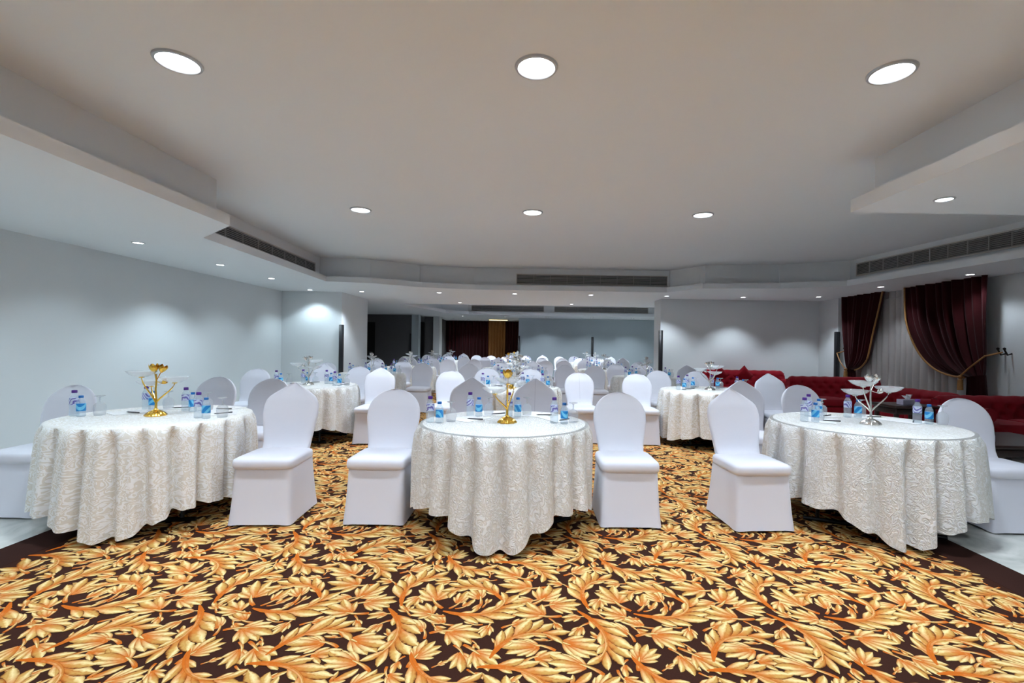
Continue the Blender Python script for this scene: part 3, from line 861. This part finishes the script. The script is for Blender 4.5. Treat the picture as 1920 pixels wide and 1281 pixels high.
for r_ in (3, 4, 5):
    for c_ in range(3):
        x, y = XS[r_][c_], YS[r_] + rk.uniform(-.15, .15)
        ch = [(x - .97, y + rk.uniform(-.1, .1), rk.uniform(-8, 8), 'r'), (x - .33, y + .96, 0, rk.choice('rp')), (x + .33, y + .96, 0, rk.choice('rp')), (x + .97, y, rk.uniform(-8, 8), rk.choice('rrp'))]
        T_[r_, c_] = ((x, y), ch, rk.choice(['gold', 'silver', 'silver']), rk.uniform(0, 360))
FZ = .0105    # carpet thickness under the furniture
def fz(x): return .0105 if CX0 - .52 < x < CX1 + .52 else 0.0
TOPZ = .752
seams = []
for (r_, c_), ((tx, ty), chairs, metal, turn) in T_.items():
    tn = 'the %s %s table' % (ROWN[r_], COLN[c_])
    z0 = FZ
    to = TABLE.place((tx, ty, z0), R(rk.uniform(-25, 25)) if r_ else R((10, 35, -25)[c_]), 'round folding table under its cloth, %s %s' % (ROWN[r_], COLN[c_]), 'table', 'round banquet tables')
    v = c_ if r_ == 0 else (r_ + c_) % 3
    cl = link('tablecloth', CLOTHS[v], None); cl.location = (tx, ty, z0)
    if (r_, c_) == (0, 2): cl.scale = to.scale = (1.06, 1.06, 1)
    cl.rotation_euler = (0, 0, 0 if r_ == 0 else rk.choice((0, R(8), R(-9))))
    if r_ == 0: lb = ('ivory floral jacquard cloth on the front-row left table', 'ivory crinkled cloth on the front-row middle table', 'ivory crinkled cloth on the front-row right table')[c_]
    else: lb = 'ivory satin cloth draped over ' + tn
    tag(cl, lb, 'tablecloth', 'ivory tablecloths')
    for k, (x, y, a, kd) in enumerate(chairs):
        co = CH[kd].place((x, y, fz(x)), R(a), '%s white-covered chair %s %s' % (KIND[kd], PLN[k], tn), 'chair', 'white covered banquet chairs')
        if (r_, c_, k) in ((0, 1, 2), (1, 1, 3)): seams.append((co, kd))
    tz = z0 + TOPZ + .0005
    CENT[metal].place((tx + .02, ty - .05, tz), R(turn), '%s stand with glass dishes on %s' % (metal, tn), 'centrepiece', 'centrepieces with glass dishes')
    # one setting per chair: (dx, dy) of the bottle pair
    if (r_, c_) == (0, 0): sp = [(-.55, -.12), (-.32, .28), (.06, .22), (.41, -.13)]
    elif (r_, c_) == (0, 1): sp = [(-.56, -.09), (-.30, .25), (.02, .28), (.38, -.05)]
    elif (r_, c_) == (0, 2): sp = [(-.46, .04), (-.25, .34), (.09, .33), (.46, .03)]
    else: sp = [(-.42 + rk.uniform(-.03, .03), -.06), (-.2, .26), (.14 + rk.uniform(-.04, .04), .2), (.40, -.04 + rk.uniform(-.05, .05))]
    PS = ['left place', 'back left place', 'back right place', 'right place']
    for k, (dx, dy) in enumerate(sp):
        at = '%s of %s' % (PS[k], tn)
        x, y = tx + dx, ty + dy
        BOT['purple'].place((x, y, tz), rk.uniform(0, 6), 'taller purple-capped clear water bottle, ' + at, 'bottle', 'purple-capped water bottles')
        BOT['blue'].place((x + .075, y - .025, tz), rk.uniform(0, 6), 'small bottle with blue cap and blue label, ' + at, 'bottle', 'blue-labelled water bottles')
        gx, gy = (x + .15, y + .05)
        if math.hypot(gx - tx, gy - ty) > TR - .05: gx, gy = x + .01, y - .11
        if (r_, c_, k) == (0, 2, 3): gx, gy = x + .175, y - .035
        if r_ < 4 and math.hypot(gx - tx, gy - ty) < TR - .02 or (r_, c_, k) == (0, 2, 3):
            GOB.place((gx, gy, tz), 0, 'upturned clear stemmed glass, ' + at, 'glass', 'upturned goblets')
        if r_ < 2:
            px, py = ((-.28, .10), (-.12, .42), (.27, .38), (.42, .14))[k]
            px, py = tx + px, ty + py
            th = (-.6, .2, -.3, .5)[k]
            PAD.place((px, py, tz), th, 'white notepad lying at the ' + at, 'notepad', 'white notepads')
            PEN.place((px + .05, py - .06, tz + .005), th + .35, 'black pen lying on the notepad, ' + at, 'pen', 'black pens')

for co, kd in seams: link('seam', seam_mesh(kd == 'p'), 'seam', co)

# ------------------------------------------------------------------ red velvet sofas
def make_sofa(W, D, H, nseat):
    """faces -Y; origin at the floor under its middle"""
    o = empty('velvet_sofa')
    aw = .17
    MB().bbox(-W / 2 + .02, W / 2 - .02, -D / 2 + .04, D / 2 - .02, .10, .30, .03).build('base', 'velvet', o)
    sw = (W - 2 * aw) / nseat
    for i in range(nseat):
        x0 = -W / 2 + aw + i * sw
        def seat(u, v, x0=x0):
            a = 2 * PI * u
            cx, sy = sgnpow(math.cos(a), .35), sgnpow(math.sin(a), .35)
            k = [.90, 1, 1, .9, .5, 0][round(v * 5)]; z = [.30, .33, .40, .44, .455, .46][round(v * 5)]
            return (x0 + sw / 2 + cx * (sw / 2 - .004) * k, -.06 + sy * (D / 2 - .10) * k, z)
        MB().grid(seat, 32, 5, wrap=True).build('seat_cushion', 'velvet', o)
    # tufted back: dimples on a staggered lattice, rolled over at the top
    NU, NV = int(W * 26), 22
    bx = W / 2 - .03
    def back(u, v):
        x = -bx + 2 * bx * u
        if v < .7:
            t = v / .7; y = D / 2 - .24 + .06 * t; z = .38 + (H - .46) * t
            d = 0
            for row in range(3):
                zz = .50 + row * .105; off = .11 if row % 2 else 0
                q = (x + off) / .22; q = (q - round(q)) * .22
                d += math.exp(-(q * q + (z - zz) ** 2) / .0011)
            y += .042 * d - .02
        else:
            a = (v - .7) / .3 * PI * 1.15
            y = D / 2 - .115 - .085 * math.cos(a) + .02; z = H - .085 + .085 * math.sin(a) + .004 * math.sin(x * 28)
        edge = min(u, 1 - u) * W
        if edge < .08: z -= .05 * (1 - edge / .08) ** 2
        return (x, y, z)
    mb = MB().grid(back, NU, NV)
    mb.box(-bx, bx, D / 2 - .16, D / 2 - .02, .10, H - .06)
    mb.build('backrest', 'velvet', o, True, 75)
    for s in (-1, 1):
        cx = s * (W / 2 - aw / 2)
        m2 = MB()
        prof = []
        for k in range(20):
            a = 2 * PI * k / 20
            prof.append((cx + .095 * math.cos(a), .56 + .09 * math.sin(a)))
        m2.loft([[(x, y, z) for x, z in prof] for y in (-D / 2 + .02, D / 2 - .06)], True, True)
        m2.bbox(cx - aw / 2 + .01, cx + aw / 2 - .01, -D / 2 + .03, D / 2 - .04, .10, .55, .015)
        m2.build('armrest', 'velvet', o, True, 50)
        for y in (-D / 2 + .10, D / 2 - .10):
            MB().lathe([(.018, 0), (.028, .02), (.034, .06), (.026, .10)], 12, mat=Matrix.Translation((cx, y, 0))).build('leg', 'dark_wood', o)
    return o
def sofa(x, y, rz, W, H, n, label):
    o = make_sofa(W, .85, H, n); o.location = (x, y, 0); o.rotation_euler = (0, 0, rz)
    return tag(o, label, 'sofa', 'red velvet sofas')
sofa(5.25, 11.3, 0, 2.0, .84, 2, 'red velvet sofa against the back wall with two upright cushions')
sofa(6.08, 9.15, 0, 1.85, .83, 2, 'dark red tufted sofa in front of the far curtain')
sofa(6.05, 7.72, R(-90), 1.45, .74, 2, 'red velvet sofa standing sideways below the sheer curtain')
sofa(6.55, 6.35, 0, 1.70, .75, 2, 'red tufted sofa nearest the viewer at the right edge')
def cushion(x, y, z, s, label):
    def pt(u, v):
        a, b = (u - .5) * 2, (v - .5) * 2
        k = ((1 - a ** 4) * (1 - b ** 4))
        pin = 1 - .06 * (1 - abs(a) ** 2) * abs(b) - .06 * (1 - abs(b) ** 2) * abs(a)
        return a, b, max(0, k) ** .5, pin
    mb = MB()
    rot = Matrix.Translation((x, y, z)) @ Matrix.Rotation(R(12), 4, 'X') @ Matrix.Rotation(R(45), 4, 'Y')
    for sgn in (-1, 1):
        def f(u, v):
            a, b, k, pin = pt(u, v)
            return (a * s / 2 * pin, sgn * k * .07, b * s / 2 * pin)
        mb.grid(f, 12, 12, rot)
    o = mb.build('throw_cushion', 'velvet')
    return tag(o, label, 'cushion', 'red throw cushions')
cushion(4.55, 11.37, .72, .36, 'red square cushion on its corner, left end of back-wall sofa')
cushion(5.14, 11.37, .72, .36, 'red square cushion on its corner, middle of back-wall sofa')

# ------------------------------------------------------------------ dark side tables and tissue boxes
def side_table(x, y, w_, d_, h, label):
    o = empty('side_table', (x, y, 0)); tag(o, label, 'side table')
    top = MB().bbox(-w_ / 2, w_ / 2, -d_ / 2, d_ / 2, h - .035, h, .01).build('table_top', 'dark_wood', o)
    MB().bbox(-w_ / 2 + .04, w_ / 2 - .04, -d_ / 2 + .04, d_ / 2 - .04, h - .12, h - .035, .008).build('apron', 'dark_wood', o)
    for sx in (-1, 1):
        for sy in (-1, 1):
            MB().lathe([(.016, 0), (.022, .02), (.018, .05), (.028, h * .4), (.020, h * .55), (.03, h - .14), (.03, h - .05)], 12,
                       mat=Matrix.Translation((sx * (w_ / 2 - .07), sy * (d_ / 2 - .07), 0))).build('leg', 'dark_wood', o)
    MB().bbox(-w_ / 2 + .06, w_ / 2 - .06, -d_ / 2 + .06, d_ / 2 - .06, .14, .16, .005).build('shelf', 'dark_wood', o)
    return o
def tissue_box(x, y, z, rz, label):
    o = empty('tissue_box', (x, y, z), rz); tag(o, label, 'tissue box', 'tissue boxes')
    MB().bbox(-.115, .115, -.06, .06, 0, .07, .003).build('carton', 'tissue_box', o, False)
    mb = MB()
    for k, (a, l_) in enumerate(((.3, .07), (-.5, .055))):
        def f(u, v):
            x_ = (u - .5) * (.05 + .05 * v); return (x_ + a * .06 * v, .02 * math.sin(u * 7 + k) * v, .068 + l_ * v)
        mb.grid(f, 8, 4)
    mb.build('tissue', 'tissue', o)
    return o
side_table(4.95, 4.95, .95, .80, .46, 'large glossy dark wood coffee table at the right edge')
tissue_box(4.62, 4.85, .46, R(80), 'pale purple tissue box on the coffee table at the right edge')
side_table(5.22, 6.6, .62, .5, .62, 'dark wood side table behind the front right chair, with a tissue box')
tissue_box(5.24, 6.55, .62, 0, 'pale tissue box on the side table before the sheer curtain')
side_table(4.12, 7.25, .5, .5, .60, 'dark wood side table between the white chairs and red sofas')
tissue_box(4.02, 7.2, .60, R(10), 'white tissue box on the side table next to pointed chair')

# ------------------------------------------------------------------ window curtains
XC = 7.18
def interp(tab, t):
    for (a, va), (b, vb) in zip(tab, tab[1:]):
        if t <= b: 
            k = (t - a) / (b - a); return tuple(p + (q - p) * k for p, q in zip(va, vb))
    return tab[-1][1]
def smooth_curve(pts, n):
    """Catmull-Rom through the points"""
    out = []
    P_ = [pts[0]] + pts + [pts[-1]]
    for i in range(n + 1):
        t = i / n * (len(pts) - 1); k = min(int(t), len(pts) - 2); f = t - k
        a, b, c, d = P_[k], P_[k + 1], P_[k + 2], P_[k + 3]
        out.append(tuple(.5 * (2 * q1 + (q2 - q0) * f + (2 * q0 - 5 * q1 + 4 * q2 - q3) * f * f + (3 * q1 - q0 - 3 * q2 + q3) * f ** 3) for q0, q1, q2, q3 in zip(a, b, c, d)))
    return out
def swag(straight, edge, tie, low, nf, label, hook_side):
    """straight / edge: (y, z) curves from the rail down to the tie; low: (y0, y1) of the tail on the floor"""
    o = empty('velvet_curtain', (XC, tie[0], 0)); tag(o, label, 'curtain', 'red velvet window curtains')
    N = 30; A_ = smooth_curve(straight, N); B_ = smooth_curve(edge, N)
    def pt(u, v):
        k = min(N, int(v * N + .5)); a, b = A_[k], B_[k]
        y = a[0] + (b[0] - a[0]) * u; z = a[1] + (b[1] - a[1]) * u
        x = -.055 * math.sin(u * nf * 2 * PI + 2 * v) * (1 - .55 * v) - .07 * v * math.sin(PI * u) - .03 * math.sin(u * nf * 4.3 + 1)
        return (x, y - tie[0], z)
    mb = MB().grid(pt, 110, N); mb.build('drape', 'curtain', o, True, 80)
    a, b = A_[-1], B_[-1]
    def tail(u, v):
        y0 = a[0] + (low[0] - a[0]) * v; y1 = b[0] + (low[1] - b[0]) * v
        z = (a[1] + (b[1] - a[1]) * u) * (1 - v) + .02 * v
        x = (-.055 * math.sin(u * nf * 2 * PI + 2) * (.45 + .3 * v) - .07 * (1 - .7 * v) * math.sin(PI * u))
        return (x, y0 + (y1 - y0) * u - tie[0], z)
    MB().grid(tail, 110, 10).build('tail', 'curtain', o, True, 80)
    MB().tube([(pt(1, k / N)[0] - .012, pt(1, k / N)[1], pt(1, k / N)[2]) for k in range(N + 1)], .016, 8).build('gold_trim', 'gold_braid', o)
    # rope tie-back with tassel, hook on the wall
    hy = hook_side
    rope = [(.14, hy - tie[0], tie[1] + .40), (-.10, (hy - tie[0]) * .92, tie[1] + .34), (-.16, (hy - tie[0]) * .45, tie[1] + .16), (-.17, (hy - tie[0]) * .15, tie[1] + .05), (-.16, 0, tie[1] + .01)]
    MB().tube(rope, .013, 8).build('tie_rope', 'gold_braid', o)
    MB().lathe([(.012, .0), (.035, -.02), (.03, -.05), (.02, -.06), (.036, -.075), (.042, -.24), (.0, -.245)], 14,
               mat=Matrix.Translation((-.16, 0, tie[1] + .02))).build('tassel', 'gold_braid', o)
    for s in (-.05, .05):
        hk = MB().tube([(.235, hy - tie[0] + s, tie[1] + .38), (.17, hy - tie[0] + s, tie[1] + .36), (.12, hy - tie[0] + s, tie[1] + .44)], .012, 8)
        hk.build('wall_hook', 'iron', o)
        MB().lathe([(0, -.022), (.018, -.012), (.022, 0), (.018, .012), (0, .022)], 10, mat=Matrix.Translation((.12, hy - tie[0] + s, tie[1] + .455))).build('hook_knob', 'iron', o)
    return o
swag([(7.42, 2.57), (7.42, 2.0), (7.42, 1.5), (7.43, 1.2), (7.45, 1.0)],
     [(9.05, 2.57), (8.97, 1.9), (8.70, 1.38), (8.38, 1.09), (8.05, .965), (7.75, .94)], (7.72, .96), (7.36, 7.78), 9,
     'dark red velvet curtain swept towards the viewer and tied with gold rope', 7.34)
swag([(10.85, 2.57), (10.82, 2.0), (10.74, 1.4), (10.70, 1.1), (10.66, .97)],
     [(9.66, 2.57), (9.74, 2.2), (9.88, 1.7), (10.02, 1.2), (10.22, 1.0), (10.42, .93)], (10.52, .95), (10.8, 10.3), 7,
     'narrower red velvet curtain tied back beside the black corner guard', 10.95)
swag([(5.2, 2.57), (5.2, 2.0), (5.2, 1.5), (5.22, 1.2), (5.24, 1.0)],
     [(6.5, 2.57), (6.55, 1.9), (6.70, 1.4), (6.80, 1.1), (6.84, .98), (6.86, .94)], (6.7, .95), (6.3, 6.9), 6,
     'red curtain just entering the view at the right edge', 6.95) if False else None
so = empty('sheer_curtain', (7.355, 9.2, 0)); tag(so, 'grey sheer curtain hanging in pleats between the red velvet curtains', 'curtain')
def sh(u, v):
    return (-.062 * abs(math.sin(u * PI * 19 + .4 * math.sin(u * 23))) ** .7 + .045, -1.5 + 3.0 * u, 2.57 - 2.55 * v)
MB().grid(sh, 456, 6).build('pleated_panel', 'sheer', so, True, 80)
MB().tube([(-.03, -1.5, 2.42), (-.03, 1.5, 2.42)], .008).build('heading_tape', 'sheer', so)

# ------------------------------------------------------------------ stage in the far hall
def drape(name, x0, x1, y, mat, label, n):
    def f(u, v): return (x0 + (x1 - x0) * u, y + .05 * math.sin(u * n * 2 * PI), HS - .01 - (HS - .02) * v)
    o = MB().grid(f, n * 10, 4).build(name, mat, None, True, 80)
    return tag(o, label, 'curtain')
drape('stage_curtain', -4.1, -2.0, 23.6, 'curtain', 'dark red stage curtain left of the gold panel', 12)
drape('stage_curtain', -2.02, -1.18, 23.5, 'stage_gold', 'gold stage curtain panel between the red ones', 6)
drape('stage_curtain', -1.2, -.5, 23.6, 'curtain', 'red stage curtain right of the gold panel', 5)
